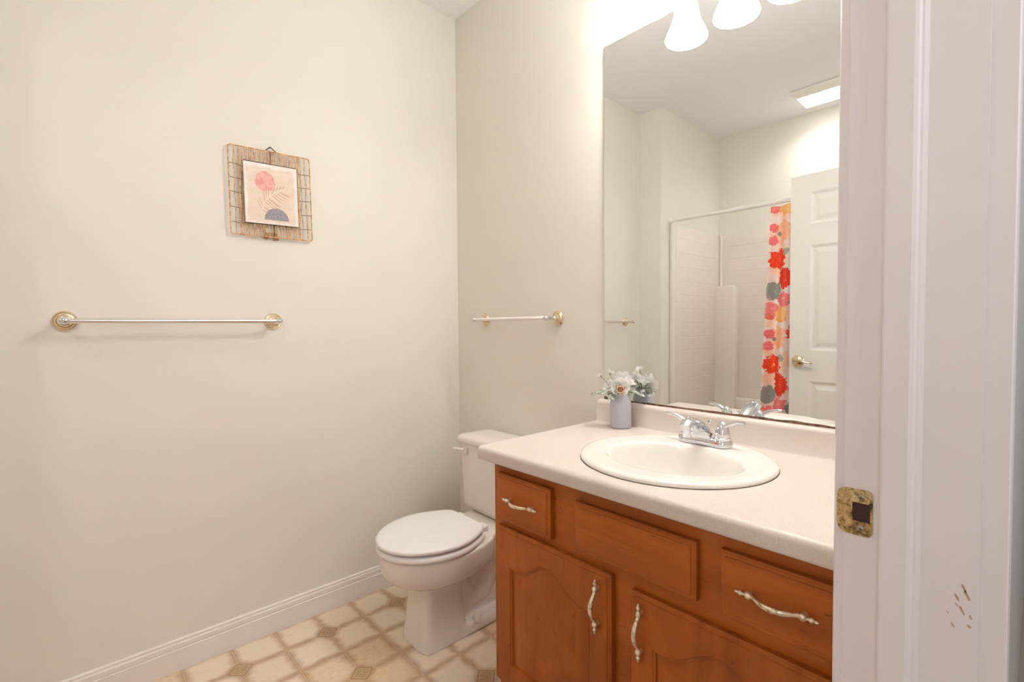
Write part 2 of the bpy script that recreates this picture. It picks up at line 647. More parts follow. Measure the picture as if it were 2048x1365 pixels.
def on_plane(u, v, ax, val):
    d = _F * FPX + _R * (u - 1024) - _U * (v - 682.5)
    return CAM + d * ((val - CAM[ax]) / d[ax])


for k, (u, v, a, b) in enumerate([(1928, 1178, 1.6, 8), (1934, 1192, 2.4, 9), (1914, 1196, 1.8, 7), (1924, 1222, 1.9, 9), (1941, 1236, 1.4, 4), (1905, 1250, 1.3, 5), (1938, 1254, 2.4, 3), (1913, 1210, 1.2, 4), (1895, 1225, .8, 3)]):
    c = on_plane(u, v, 1, DY1)
    rr = random.Random(k)
    pts = []
    for q in range(9):
        an = 2 * PI * q / 9
        du, dv = math.cos(an) * a * rr.uniform(.6, 1.2), math.sin(an) * b * rr.uniform(.7, 1.1)
        pts.append(Vector((c.x + (du * .8 + dv * .30) * .0009, DY1 - .0002, c.z - dv * .00062)))
    mb.slab(pts, (0, .0003, 0))
ch = mb.build('paint_chips', M['chip'], jm, smooth=False)
ch['kind'] = 'stuff'
ch['label'] = 'brown chips in the white paint'
struct('trim_2', vert_prism(jamb_profile(DY0, -1), 0, DZ + .019), M['jamb'], 'white door jamb on the hinge side', 'door frame', sharp=20)
struct('trim_3', MB().box(XW, XO, DY0, DY1, DZ, DZ + .019), M['jamb'], 'white head jamb over the doorway', 'door frame')


def casing(name, xa, dirx, th, label):
    """three-sided casing on a wall face x=xa, standing out towards dirx"""
    mb = MB()
    prof = [(0, 0), (0, th * .72), (.004, th * .9), (.010, th * .78), (.014, th * .92), (.040, th), (.052, th), (.0565, th * .8), (.057, 0)]
    if dirx > 0:
        prof = [(0, 0), (0, th * .93), (.002, th), (.012, th), (.016, th * .85), (.040, th * .9), (.054, th), (.057, th * .8), (.057, 0)]
    def ring(z, y, s):
        return [(xa + dirx * d, y + s * a, z) for a, d in prof]
    y1, y0, zt = DY1 + .005, DY0 - .005, DZ + .005
    rl = [[(xa + dirx * d, y1 + a, 0) for a, d in prof], [(xa + dirx * d, y1 + a, zt + a) for a, d in prof],
          [(xa + dirx * d, y0 - a, zt + a) for a, d in prof], [(xa + dirx * d, y0 - a, 0) for a, d in prof]]
    mb.rings(rl)
    struct(name, mb, M['jamb'], label, 'door casing', sharp=25)


casing('trim_4', XW, -1, .0118, 'white door casing on the bathroom side')
casing('trim_5', XO, 1, .0211, 'white door casing on the hall side')

# window of the hall (behind the viewpoint)
mb = MB()
for a in ((2.15, 2.20, .8, 2.2), (3.30, 3.35, .8, 2.2), (2.20, 3.30, .8, .85), (2.20, 3.30, 2.15, 2.2), (2.20, 3.30, 1.48, 1.52)):
    mb.box(a[0], a[1], -3.38, -3.33, a[2], a[3])
struct('window_1', mb, M['trim'], 'white hall window frame behind the viewpoint', 'window')

# ------------------------------------------------------------------ strike plate
PY = DY1 - .0002
sp = thing('strike_plate', 'worn brass strike plate screwed to the white door jamb', 'strike plate', (1.877, PY, .945))
x0, x1, z0, z1 = 1.8595, 1.8955, .9445, .9995
hx0, hx1, hz0, hz1 = 1.8758, 1.8932, .9615, .9835


def rrect(x0, x1, z0, z1, r, n=5, rl=None):
    pts = []
    for cx, cz, a0, rr in ((x1 - r, z1 - r, 0, r), (x0 + (rl or r), z1 - (rl or r), 90, rl or r), (x0 + (rl or r), z0 + (rl or r), 180, rl or r), (x1 - r, z0 + r, 270, r)):
        for k in range(n + 1):
            a = math.radians(a0 + 90 * k / n)
            pts.append((cx + rr * math.cos(a), cz + rr * math.sin(a)))
    return pts


def lip(x):
    return max(0.0, (1.8655 - x)) * .55


out = rrect(x0, x1, z0, z1, .006, 5, .011)
inn = rrect(hx0, hx1, hz0, hz1, .0012, 5)
th = .0016
R = []
for pl, yy in ((inn, PY), (inn, PY - th), (out, PY - th), (out, PY)):
    R.append([(x, yy + lip(x), z) for x, z in pl])
mb = MB().rings([R[0], R[1], R[2], R[3], R[0]], False, False)
mb.build('plate', M['strike'], sp, sharp=30)
mb = MB().box(hx0 - .001, hx1 + .001, PY - .0001, PY + .0001, hz0 - .001, hz1 + .001)
hole = mb.build('latch_hole', M['hole'], sp)
hole['label'] = 'dark latch hole in the plate'
for zz in (.9905, .9535):
    mb = MB().lathe([(.0, 0), (.0033, 0), (.0033, .0006), (.0022, .0013), (0, .0015)], (1.8845, PY - th, zz), (0, -1, 0), 20, False, False)
    for rot in (20, 110):
        mm = Matrix.Translation((1.8845, PY - th - .0014, zz)) @ Matrix.Rotation(math.radians(rot), 4, 'Y')
        mb.box(-.0018, .0018, -.0003, .0003, -.0003, .0003, mi=1, mat4=mm)
    mb.build('screw', [M['screw'], M['hole']], sp)

# ------------------------------------------------------------------ panel door (open, seen in the mirror)
def panel_face(mb, P, w, h, breaks_x, breaks_z, panels, rings, mi=0):
    """front face in local (a, b, depth): cells between the breaks; cells in panels get nested rings"""
    for i in range(len(breaks_x) - 1):
        for j in range(len(breaks_z) - 1):
            a0, a1, b0, b1 = breaks_x[i], breaks_x[i + 1], breaks_z[j], breaks_z[j + 1]
            if (i, j) in panels:
                R = [[P(a0 + q, b0 + q, d), P(a1 - q, b0 + q, d), P(a1 - q, b1 - q, d), P(a0 + q, b1 - q, d)] for q, d in rings]
                mb.rings(R, False, True, mi=mi)
            else:
                mb.poly([P(a0, b0, 0), P(a1, b0, 0), P(a1, b1, 0), P(a0, b1, 0)], mi)


hin = Vector((1.833, -1.607, 0))
ang = math.radians(183.2)
dv = Vector((math.cos(ang), math.sin(ang), 0))
nv = Vector((dv.y, -dv.x, 0))  # towards the vanity
DW, DH, DT = .81, 2.03, .035
dr = bpy.data.objects.new('door_1', None)
dr.location = (hin.x, hin.y, .014)
COL.objects.link(dr)
ORG[dr.name] = Vector(dr.location)
tag(dr, 'white six panel door standing open, seen in the mirror', 'door', kind='structure')
bx = [0, .105, .352, .458, .705, DW]
bz = [0, .215, .855, 1.03, 1.628, 1.747, 1.927, DH]
pans = {(i, j) for i in (1, 3) for j in (1, 3, 5)}
rg = [(0, 0), (.006, -.003), (.014, -.0085), (.022, -.0095), (.026, -.0085), (.046, -.002)]
mb = MB()
PF = lambda a, b, d: hin + dv * a + Vector((0, 0, .014 + b)) + nv * d
PB = lambda a, b, d: hin + dv * a + Vector((0, 0, .014 + b)) - nv * (DT + d)
panel_face(mb, PF, DW, DH, bx, bz, pans, rg)
panel_face(mb, PB, DW, DH, bx, bz, pans, rg)
for (a0, b0), (a1, b1) in (((0, 0), (DW, 0)), ((DW, 0), (DW, DH)), ((DW, DH), (0, DH)), ((0, DH), (0, 0))):
    mb.poly([PF(a0, b0, 0), PF(a1, b1, 0), PB(a1, b1, 0), PB(a0, b0, 0)])
mb.build('door_slab', M['door'], dr, sharp=15)
ka, kb = DW - .047, .967
mb = MB().lathe([(.033, 0), (.034, .003), (.030, .009), (.020, .013), (.0135, .016), (.012, .042), (0, .042)], PF(ka, kb, .0005), nv, 32, True, False)
path, rad = [], []
for k in range(13):
    s = k / 12
    path.append(PF(ka + .014 - s * .104, kb + .004 + .004 * math.sin(s * 5) - s * .006, .044 + .008 * math.sin(s * PI)))
    rad.append(.0125 - .006 * s + (.002 if k == 0 else 0))
rad[0] = .006
rad[-1] = .003
mb.tube(path, rad, 12, flat=.8)
kh = mb.build('door_lever', M['pale_brass'], dr)
kh['label'] = 'brass lever handle'
for zz in (.2, 1.0, 1.83):
    MB().lathe([(.006, 0), (.006, .09), (0, .092)], hin + Vector((.004, -.004, zz)), (0, 0, 1), 12).build('hinge', M['brass'], dr)

# ------------------------------------------------------------------ vanity cabinet
VX0, VX1, VF, VZ0, VZ1 = .9255, 1.843, -.545, .115, .803
van = thing('vanity_cabinet', 'reddish brown stained maple vanity cabinet under the beige counter', 'cabinet', ((VX0 + VX1) / 2, VF / 2, 0))
mb = MB()
# carcass panels
mb.box(VX0, VX0 + .016, VF + .018, -.002, .0, VZ1)
mb.box(VX1 - .016, VX1, VF + .018, -.002, .0, VZ1)
mb.box(VX0 + .016, VX1 - .016, VF + .018, -.002, VZ0, VZ0 + .016)
mb.build('carcass', M['woodz'], van)
# fix: the side panel stops above the toe kick at the front
MB().box(VX0 + .016, VX1 - .016, VF + .075, VF + .085, 0, VZ0).build('toe_kick', M['kick'], van)
# openings behind the fronts are solid face frame
mb = MB()
mb.box(VX0, VX1, VF, VF + .018, VZ0 + .018, VZ1, .0012, 1)
mb.build('face_frame', M['woodx'], van)


def pull(parent, c, axis, L):
    """turned bail pull centred at c on a front facing -y; axis = unit vector of its length"""
    a = Vector(axis)
    c = Vector(c)
    o = Vector((0, -1, 0))
    prof = [(-.5, .0012), (-.487, .0026), (-.470, .0030), (-.455, .0024), (-.448, .0040), (-.425, .0052), (-.402, .0040), (-.395, .0030), (-.375, .0030),
            (-.365, .0052), (-.345, .0070), (-.315, .0072), (-.292, .0056), (-.285, .0046), (-.268, .0046)]
    path, rad = [], []
    for s, r in prof:
        path.append((s, .0105, r))
    n = 15
    for k in range(1, n):
        s = -.268 + .536 * k / n
        q = math.cos(s / .268 * PI / 2)
        path.append((s, .0105 + .0185 * q ** .8, .0036 + .0022 * q))
    for s, r in prof[::-1]:
        path.append((-s, .0105, r))
    P_ = [c + a * (s * L) + o * h for s, h, r in path]
    mb = MB().tube(P_, [r for *_, r in path], 12, up=(0, -1, 0), flat=[.72 if abs(s) < .25 else 1 for s, h, r in path])
    for sg in (-1, 1):
        mb.lathe([(.0058, 0), (.0052, .003), (.004, .010)], c + a * (sg * .33 * L), (0, -1, 0), 12)
    return mb.build('pull', M['pull'], parent, sharp=50)


FY = -.5650   # plane of the drawer and door fronts


def front_slab(x0, x1, z0, z1, mt, name, par=van):
    mb = MB()
    R = []
    for q, y in ((0, VF - .0005), (0, FY + .0062), (.0012, FY + .0050), (.0034, FY + .0044), (.0042, FY + .0032), (.0096, FY + .0026), (.0104, FY + .0006), (.0120, FY)):
        R.append([(x0 + q, y, z0 + q), (x1 - q, y, z0 + q), (x1 - q, y, z1 - q), (x0 + q, y, z1 - q)])
    mb.rings(R)
    return mb.build(name, mt, par, sharp=12)


d = front_slab(.9545, 1.1665, .633, .768, M['woodx'], 'drawer')
pull(d, (1.0605, FY, .7025), (1, 0, 0), .137)
front_slab(1.2485, 1.5655, .639, .760, M['woodx'], 'false_drawer_front')
d = front_slab(1.6145, 1.8265, .637, .764, M['woodx'], 'drawer')
pull(d, (1.7165, FY, .7015), (1, 0, 0), .137)


def cab_door(x0, x1, z0, z1):
    mb = MB()
    N = 28
    def loop(ax0, ax1, az0, az1, arch, y, q=0.0):
        pts = [(ax0, y, az0), (ax1, y, az0)]
        for k in range(N + 1):
            s = k / N
            x = ax1 + (ax0 - ax1) * s
            tt = abs(2 * s - 1)      # 1 at the corners, 0 in the middle
            # cathedral: small shoulder dip then an arch
            if tt > .80:
                hgt = -.06 * math.sin((1 - tt) / .20 * PI)
            else:
                hgt = .5 + .5 * math.cos(tt / .80 * PI)
            pts.append((x, y, az1 + arch * hgt))
        return pts
    R = []
    for q, y in ((0, VF - .0005), (0, FY + .0062), (.0012, FY + .0050), (.0034, FY + .0044), (.0042, FY + .0032), (.0096, FY + .0026), (.0104, FY + .0006), (.0120, FY)):
        R.append(loop(x0 + q, x1 - q, z0 + q, z1 - q, 0, y))
    st, rl, tr, ar = .056, .060, .107, .052
    for q, y in ((0, FY), (.002, FY + .0030), (.0055, FY + .0036), (.007, FY + .0085), (.0115, FY + .0090), (.0125, FY + .0080), (.040, FY + .0020), (.0425, FY + .0016)):
        R.append(loop(x0 + st + q, x1 - st - q, z0 + rl + q, z1 - tr - q, ar * (1 if q < .012 else .95), y))
    mb.rings(R, True, True)
    return mb.build('cabinet_door', M['woodz'], van, sharp=14)


d = cab_door(.9545, 1.3595, .155, .6135)
pull(d, (1.323, FY, .5305), (0, 0, 1), .130)
d = cab_door(1.4135, 1.8185, .155, .6035)
pull(d, (1.4415, FY, .523), (0, 0, 1), .130)

# ------------------------------------------------------------------ countertop with backsplash, sink hole
CX0, CX1, CY0, CZ0, CZ = .909, 1.8645, -.596, .8035, .8425
SX, SY, SR = 1.3755, -.307, .244
ct = thing('countertop', 'beige speckled laminate countertop with rolled front edge and backsplash', 'countertop', (1.38, -.3, CZ0))
mb = MB()
# section in y-z extruded along x, with an oval opening left for the sink
r = .014
front = []
for k in range(7):
    a = math.radians(180 - 90 * k / 6)
    front.append((CY0 + r + r * math.cos(a), CZ - r + r * math.sin(a)))
bot = []
for k in range(5):
    a = math.radians(180 + 90 * k / 4)
    bot.append((CY0 + .008 + .008 * math.cos(a), CZ0 + .008 + .008 * math.sin(a)))
# top surface: two rings (rectangle -> sink opening)
HB, NN = .222, 96
yt0, yt1 = CY0 + r, -.001


def rect_pt(a):
    c, s = math.cos(a), math.sin(a)
    hx0_, hx1_, hy0_, hy1_ = CX0 - SX, CX1 - SX, yt0 - SY, yt1 - SY
    tx = (hx1_ / c if c > 1e-9 else hx0_ / c if c < -1e-9 else 1e9)
    ty = (hy1_ / s if s > 1e-9 else hy0_ / s if s < -1e-9 else 1e9)
    k = min(tx, ty)
    return SX + c * k, SY + s * k


angs = [2 * PI * k / NN for k in range(NN)]
for cx_, cy_ in ((CX0, yt0), (CX1, yt0), (CX1, yt1), (CX0, yt1)):
    angs.append(math.atan2(cy_ - SY, cx_ - SX) % (2 * PI))
angs = sorted(set(round(a, 6) for a in angs))
ro = [(*rect_pt(a), CZ) for a in angs]
ri = [(SX + HB * math.cos(a), SY + HB * math.sin(a), CZ) for a in angs]
rib = [(x, y, CZ0 + .004) for x, y, z in ri]
mb.rings([ro, ri, rib], False, False)
prof = front[::-1] + bot + [(CY0 + .03, CZ0), (CY0 + .03, CZ0 + .004)]
mb.rings([[(CX0, y, z) for y, z in prof], [(CX1, y, z) for y, z in prof]], False, False, closed=False)
# left end cap and right end cap
for xx in (CX0, CX1):
    mb.poly([(xx, y, z) for y, z in front[::-1] + bot] + [(xx, -.001, CZ0), (xx, -.001, CZ)])
mb.build('worktop', M['laminate'], ct, sharp=50)
BT, BZ = .0285, .9205
prof = [(-.001, CZ + .0002), (-.001, BZ)]
for k in range(7):
    a = math.radians(90 + 90 * k / 6)
    prof.append((-BT + .014 + .014 * math.cos(a), BZ - .014 + .014 * math.sin(a)))
prof += [(-BT, CZ + .004), (-BT - .004, CZ + .0002)]
MB().rings([[(CX0, y, z) for y, z in prof], [(CX0 + .0015, y, z) for y, z in prof], [(CX1, y, z) for y, z in prof]]).build('backsplash', M['laminate'], ct, sharp=50)

# ------------------------------------------------------------------ sink
sk = thing('sink_basin', 'round white drop-in sink with an oval bowl set in the countertop', 'sink', (SX, SY, CZ))
mb = MB()
n = 96
BX, BY, BA, BB = 1.378, -.325, .176, .142


def sring(ax, ay, cx, cy, z):
    return [(cx + ax * math.cos(2 * PI * k / n), cy + ay * math.sin(2 * PI * k / n), z) for k in range(n)]


R = [sring(SR - .002, SR - .002, SX, SY, CZ + .0005), sring(SR, SR, SX, SY, CZ + .003), sring(SR - .001, SR - .001, SX, SY, CZ + .0075),
     sring(SR - .005, SR - .005, SX, SY, CZ + .0110), sring(SR - .012, SR - .012, SX, SY, CZ + .0125), sring(SR - .022, SR - .022, SX, SY, CZ + .0125)]
for f in (.25, .6, .9):
    R.append([Vector(p).lerp(Vector(q), f) for p, q in zip(sring(SR - .022, SR - .022, SX, SY, CZ + .0125), sring(BA + .012, BB + .012, BX, BY, CZ + .0105))])
R.append(sring(BA + .008, BB + .008, BX, BY, CZ + .0105))
R.append(sring(BA + .002, BB + .002, BX, BY, CZ + .0085))
R.append(sring(BA - .003, BB - .003, BX, BY, CZ + .003))
for f, z in ((.95, -.012), (.90, -.035), (.83, -.065), (.72, -.095), (.55, -.117), (.35, -.129), (.16, -.134)):
    R.append(sring(BA * f, BB * f, BX, BY, CZ + z))
mb.rings(R, False, True)
mb.build('basin', M['sinkwhite'], sk, sharp=60)
MB().lathe([(.0, .001), (.018, .001), (.022, .003), (.024, .0015), (.024, 0)], (BX, BY, CZ - .1335), (0, 0, 1), 24, False, False).build('drain', M['chrome'], sk)
MB().lathe([(.0085, 0), (.009, .001), (.007, .002), (.004, .0012), (0, .001)], (BX + .0, BY - BB * .865, CZ - .048), (0, .9, .35), 20, True, False).build('overflow_ring', M['chrome'], sk)
mb = MB()
mb.rings([sring(SR + .0008, SR + .0008, SX, SY, CZ + .0003), sring(SR + .0006, SR + .0006, SX, SY, CZ + .0007), sring(SR - .001, SR - .001, SX, SY, CZ + .0008)], False, False)
c_ = mb.build('caulk_line', M['caulk'], sk)
c_['label'] = 'dark seam under the rim'

# ------------------------------------------------------------------ faucet
FXc, FYc, FZ = 1.376, -.135, CZ + .0125
fa = thing('faucet', 'chrome two handle faucet on the back of the sink', 'faucet', (FXc, FYc, FZ))
mb = MB()


def stad(hl, rr, z, k0=14):
    pts = []
    for sg, a0 in ((1, -90), (-1, 90)):
        for k in range(k0 + 1):
            a = math.radians(a0 + 180 * k / k0)
            pts.append((FXc + sg * hl + rr * math.cos(a), FYc + rr * math.sin(a), z))
    return pts


mb.rings([stad(.051, .027, FZ), stad(.051, .0275, FZ + .002), stad(.051, .0268, FZ + .0145), stad(.051, .0255, FZ + .017), stad(.051, .021, FZ + .018)])
mb.build('base_plate', M['chrome'], fa, sharp=40)
# spout: rises from the plate and arches forward
mb = MB()
pts = [(.006, .012, .012, .027, .022), (.002, .006, .026, .021, .018), (-.014, -.004, .043, .0180, .0145), (-.038, -.010, .060, .0168, .0120), (-.066, -.010, .071, .0165, .0115), (-.090, -.010, .0745, .0168, .0120),
       (-.106, -.010, .071, .0165, .0125), (-.116, -.010, .062, .0150, .012)]
R = []
for i, (yy, _, zz, ra, rb) in enumerate(pts):
    p0_ = pts[max(i - 1, 0)]
    p1_ = pts[min(i + 1, len(pts) - 1)]
    d_ = Vector((0, p1_[0] - p0_[0], p1_[2] - p0_[2])).normalized()
    s_ = Vector((1, 0, 0))
    u_ = s_.cross(d_)
    c = Vector((FXc, FYc + yy, FZ + zz))
    R.append([c + s_ * ra * math.cos(2 * PI * k / 24) + u_ * rb * math.sin(2 * PI * k / 24) for k in range(24)])
R.append([Vector((FXc, FYc - .114, FZ + .056)) + (q - Vector((FXc, FYc - .116, FZ + .062))) * .6 for q in R[-1]])
mb.rings(R)
# front apron joining the spout to the plate
mb.rings([[(FXc - .036, FYc - .024, FZ + .012), (FXc + .036, FYc - .024, FZ + .012), (FXc + .036, FYc + .018, FZ + .012), (FXc - .036, FYc + .018, FZ + .012)],
          [(FXc - .022, FYc - .030, FZ + .034), (FXc + .022, FYc - .030, FZ + .034), (FXc + .022, FYc + .010, FZ + .030), (FXc - .022, FYc + .010, FZ + .030)],
          [(FXc - .012, FYc - .044, FZ + .052), (FXc + .012, FYc - .044, FZ + .052), (FXc + .012, FYc - .010, FZ + .042), (FXc - .012, FYc - .010, FZ + .042)]])
mb.build('spout', M['chrome'], fa, sharp=50)
MB().lathe([(0, 0), (.0095, 0), (.0105, .001), (.0105, .006), (.0115, .007), (.0115, .022), (.012, .03)], (FXc, FYc - .104, FZ + .034), (0, 0, 1), 24, False, False).build('aerator', M['chrome'], fa)
for sg in (-1, 1):
    c = (FXc + sg * .051, FYc, FZ + .0170)
    mb = MB().lathe([(.0215, 0), (.0222, .003), (.0222, .007), (.0200, .0085), (.0195, .011), (.0205, .0135), (.0195, .023), (.0165, .035), (.0125, .045), (.007, .052), (0, .054)], c, (0, 0, 1), 28, True, False)
    h_ = mb.build('handle', M['chrome'], fa, sharp=50)
    path, rad = [], []
    for k in range(12):
        s = k / 11
        path.append((FXc + sg * (.048 + .066 * s), FYc - .002 - .006 * s, FZ + .050 + .0235 * math.sin(min(1, s * 1.15) * PI / 2) ** 1.0 + .001 * s))
        rad.append(.0098 - .0048 * min(1, s * 1.6) + (.0004 * s))
    MB().tube(path, rad, 12, flat=.85).build('lever', M['chrome'], h_)
MB().tube([(FXc - .0, FYc + .026, FZ + .01), (FXc, FYc + .026, FZ + .052)], .0022, 10).lathe([(.003, 0), (.0045, .002), (.0028, .005), (.0065, .012), (.007, .0135), (.004, .015), (0, .0152)], (FXc, FYc + .026, FZ + .050), (0, 0, 1), 20).build('lift_rod', M['chrome'], fa)

# ------------------------------------------------------------------ mirror
mi_ = thing('wall_mirror', 'large frameless wall mirror above the vanity backsplash', 'mirror', (1.39, -.003, .921))
MX0, MX1, MZ0, MZ1 = .926, 1.852, .9215, 2.2113
mb = MB()
mb.add([(MX0, -.006, MZ0), (MX1, -.006, MZ0), (MX1, -.006, MZ1), (MX0, -.006, MZ1)], [(0, 1, 2, 3)], 0)
mb.add([(MX0, -.006, MZ0), (MX1, -.006, MZ0), (MX1, -.006, MZ1), (MX0, -.006, MZ1), (MX0, -.0005, MZ0), (MX1, -.0005, MZ0), (MX1, -.0005, MZ1), (MX0, -.0005, MZ1)],
       [(0, 4, 5, 1), (1, 5, 6, 2), (2, 6, 7, 3), (3, 7, 4, 0), (4, 7, 6, 5)], 1)
mb.build('glass', [M['mirror'], M['mirror_edge']], mi_, smooth=False)
mb = MB()
top = []
N = 120
for k in range(N + 1):
    x = MX0 + (MX1 - MX0) * k / N
    top.append((x, MZ0 + .0045 + .0028 * mnoise.noise(Vector((x * 22, 0, 0))) + .0022 * (k / N) + (.006 if k < 2 else 0)))
mb.rings([[(x, -.0066, MZ0 - .001), (x, -.0066, z), (x, -.0060, z), (x, -.0060, MZ0 - .001)] for x, z in top])
s_ = mb.build('edge_strip', M['mirror_strip'], mi_)
s_['label'] = 'brown tarnished bottom edge of the mirror'

# ------------------------------------------------------------------ vanity light
vl = thing('vanity_light', 'three shade vanity light with lit bell shades above the mirror', 'wall lamp', (1.355, 0, 2.30))
LD = .125
mb = MB().box(1.355 - .27, 1.355 + .27, -.028, -.001, 2.345, 2.455, .008, 3)
mb.build('back_plate', M['nickel'], vl)
for X in (1.183, 1.352, 1.517):
    path = [(X, -.026, 2.40), (X, -.06, 2.415), (X, -.10, 2.408), (X, -LD + .004, 2.385), (X, -LD, 2.35)]
    MB().tube(path, .0075, 12).lathe([(.020, 0), (.022, .006), (.016, .03), (.008, .045)], (X, -LD, 2.318), (0, 0, 1), 24).build('arm', M['nickel'], vl)
    prof = [(.0685, 0), (.0695, .0025), (.0680, .010), (.0600, .030), (.0500, .052), (.0430, .076), (.0385, .100), (.0345, .125), (.0290, .140), (.022, .146)]
    inner_ = [(r_ - .003, h_ + .0005) for r_, h_ in prof[::-1]]
    sh = MB().lathe(prof + inner_, (X, -LD, 2.174), (0, 0, 1), 40, False, False).build('lamp_shade', M['shade'], vl, sharp=60)
    MB().lathe([(0, 0), (.014, .004), (.024, .018), (.027, .034), (.022, .052), (.013, .07), (.012, .09), (0, .09)], (X, -LD, 2.215), (0, 0, 1), 20, False, False).build('bulb', M['shade'], sh)

# ------------------------------------------------------------------ ceiling vent light (seen in the mirror)
vf = thing('ceiling_vent_light', 'white ceiling exhaust vent with louvres and a lit lens, seen in the mirror', 'ceiling light', (1.03, -2.285, H))
FX0, FX1, FY0, FY1 = .862, 1.20, -2.452, -2.118
mb = MB().box(FX0, FX1, FY0, FY1, H - .016, H - .0005, .006, 2)
for k in range(5):
    y = FY1 - .022 - k * .0165
    mb.box(FX0 + .018, FX1 - .018, y - .005, y + .004, H - .024, H - .012, .002, 1)
mb.build('louvre_housing', M['white_metal'], vf)
# the lamp behind the prismatic lens throws most of its light downwards
ll = area('vent_lens_lamp', (1.031, -2.32, H - .025), (0, 0, 0), .30, .17, 3.6, LAMP_COL[:3])
ll.data.spread = math.radians(140)
ll.parent = vf
ll.location = Vector((1.031, -2.32, H - .025)) - ORG[vf.name]
MB().box(FX0 + .010, FX1 - .012, FY0 + .034, -2.222, H - .0235, H - .0162, .003, 3).build('lens', M['lens'], vf)

# ------------------------------------------------------------------ towel bars
def towel_bar(name, label, a, b, nrm, barmat):
    """posts at wall points a and b; nrm points into the room"""
    a, b, nrm = Vector(a), Vector(b), Vector(nrm)
    mid = (a + b) / 2
    tb = thing(name, label, 'towel bar', mid, 'towel bars with pale gold rosettes')
    dirv = (b - a).normalized()
    for q, sg in ((a, -1), (b, 1)):
        mb = MB().lathe([(.031, .0005), (.0315, .004), (.0285, .0075), (.0265, .0065), (.0245, .0105), (.0215, .0125), (.0195, .0115), (.0180, .0165), (.0140, .0195), (.0115, .0190), (.0100, .0250), (.0075, .028), (.0060, .032)], q, nrm, 40)
        rs = mb.build('rosette', M['rosette'], tb, sharp=25)
        mb = MB().lathe([(.0060, .030), (.0085, .034), (.0085, .038), (.0055, .043), (.0050, .050), (.0068, .054), (.0100, .061), (.0112, .069), (.0100, .077), (.0060, .082), (0, .0835)], q, nrm, 28)
        mb.build('post', M['chrome'], rs, sharp=40)
        MB().lathe([(.0085, 0), (.0085, .010), (.006, .014), (0, .0155)], q + nrm * .069 - dirv * sg * .0, dirv * sg, 20).build('end_cap', M['chrome'], rs)
    MB().tube([a + nrm * .069, b + nrm * .069], .0077, 20).build('bar', barmat, tb)
    return tb


towel_bar('towel_bar', 'long chrome towel bar on the wall below the rattan framed print', (0, -1.4845, 1.2205), (0, -.8875, 1.2205), (1, 0, 0), M['nickel'])
towel_bar('towel_bar', 'short white towel bar on the wall above the toilet tank', (.2270, 0, 1.2265), (.6895, 0, 1.2265), (0, -1, 0), M['whitebar'])

# ------------------------------------------------------------------ rattan framed print
pf = thing('rattan_framed_print', 'square rattan and wire frame holding a small abstract palm print', 'wall art', (0, -.886, 1.54))
TL, TR, BR, BL = Vector((-1.034, 1.866)), Vector((-.744, 1.874)), Vector((-.737, 1.546)), Vector((-1.029, 1.543))
ITL, ITR, IBR, IBL = Vector((-.988, 1.819)), Vector((-.793, 1.825)), Vector((-.788, 1.593)), Vector((-.983, 1.588))
XF = .016


def P3(q, x=XF):
    return Vector((x, q.x, q.y))


def loop_path(cs, r=.012, n=5):
    out = []
    for i in range(4):
        p, q, s = cs[i - 1], cs[i], cs[(i + 1) % 4]
        a = q + (p - q).normalized() * r
        b = q + (s - q).normalized() * r
        for k in range(n + 1):
            u = k / n
            out.append((1 - u) ** 2 * a + 2 * u * (1 - u) * q + u * u * b)
    return out + [out[0]]


mb = MB()
mb.tube([P3(q) for q in loop_path((TL, TR, BR, BL))], .0019, 8, up=(1, 0, 0))
mb.tube([P3(q, XF + .001) for q in loop_path((ITL, ITR, IBR, IBL), .004)], .0018, 8, up=(1, 0, 0))
for k in range(5):
    f = (.20, .36, .52, .69, .86)[k]
    for (o0, o1, i0, i1) in ((TL, BL, ITL, IBL), (TR, BR, ITR, IBR)):
        p = o0.lerp(o1, f)
        q = Vector((i0.x + (i1.x - i0.x) * f, p.y - .004 * (1 if o0 is TL else 1)))
        mb.tube([P3(p), P3(q)], .0011, 6, up=(1, 0, 0))
for yy, z0_, z1_ in ((-.8885, 1.874, 1.815), (-.879, 1.592, 1.545)):
    mb.tube([(XF - .003, yy, z0_), (XF - .003, yy, z1_)], .0015, 6, up=(1, 0, 0))
mb.build('wire_frame', M['wire'], pf)
mb = MB()
rr = random.Random(3)
# outer rim wrapped in rattan
mb.tube([P3(q, XF + .0008) for q in loop_path((TL, TR, BR, BL))], .0024, 8, up=(1, 0, 0))
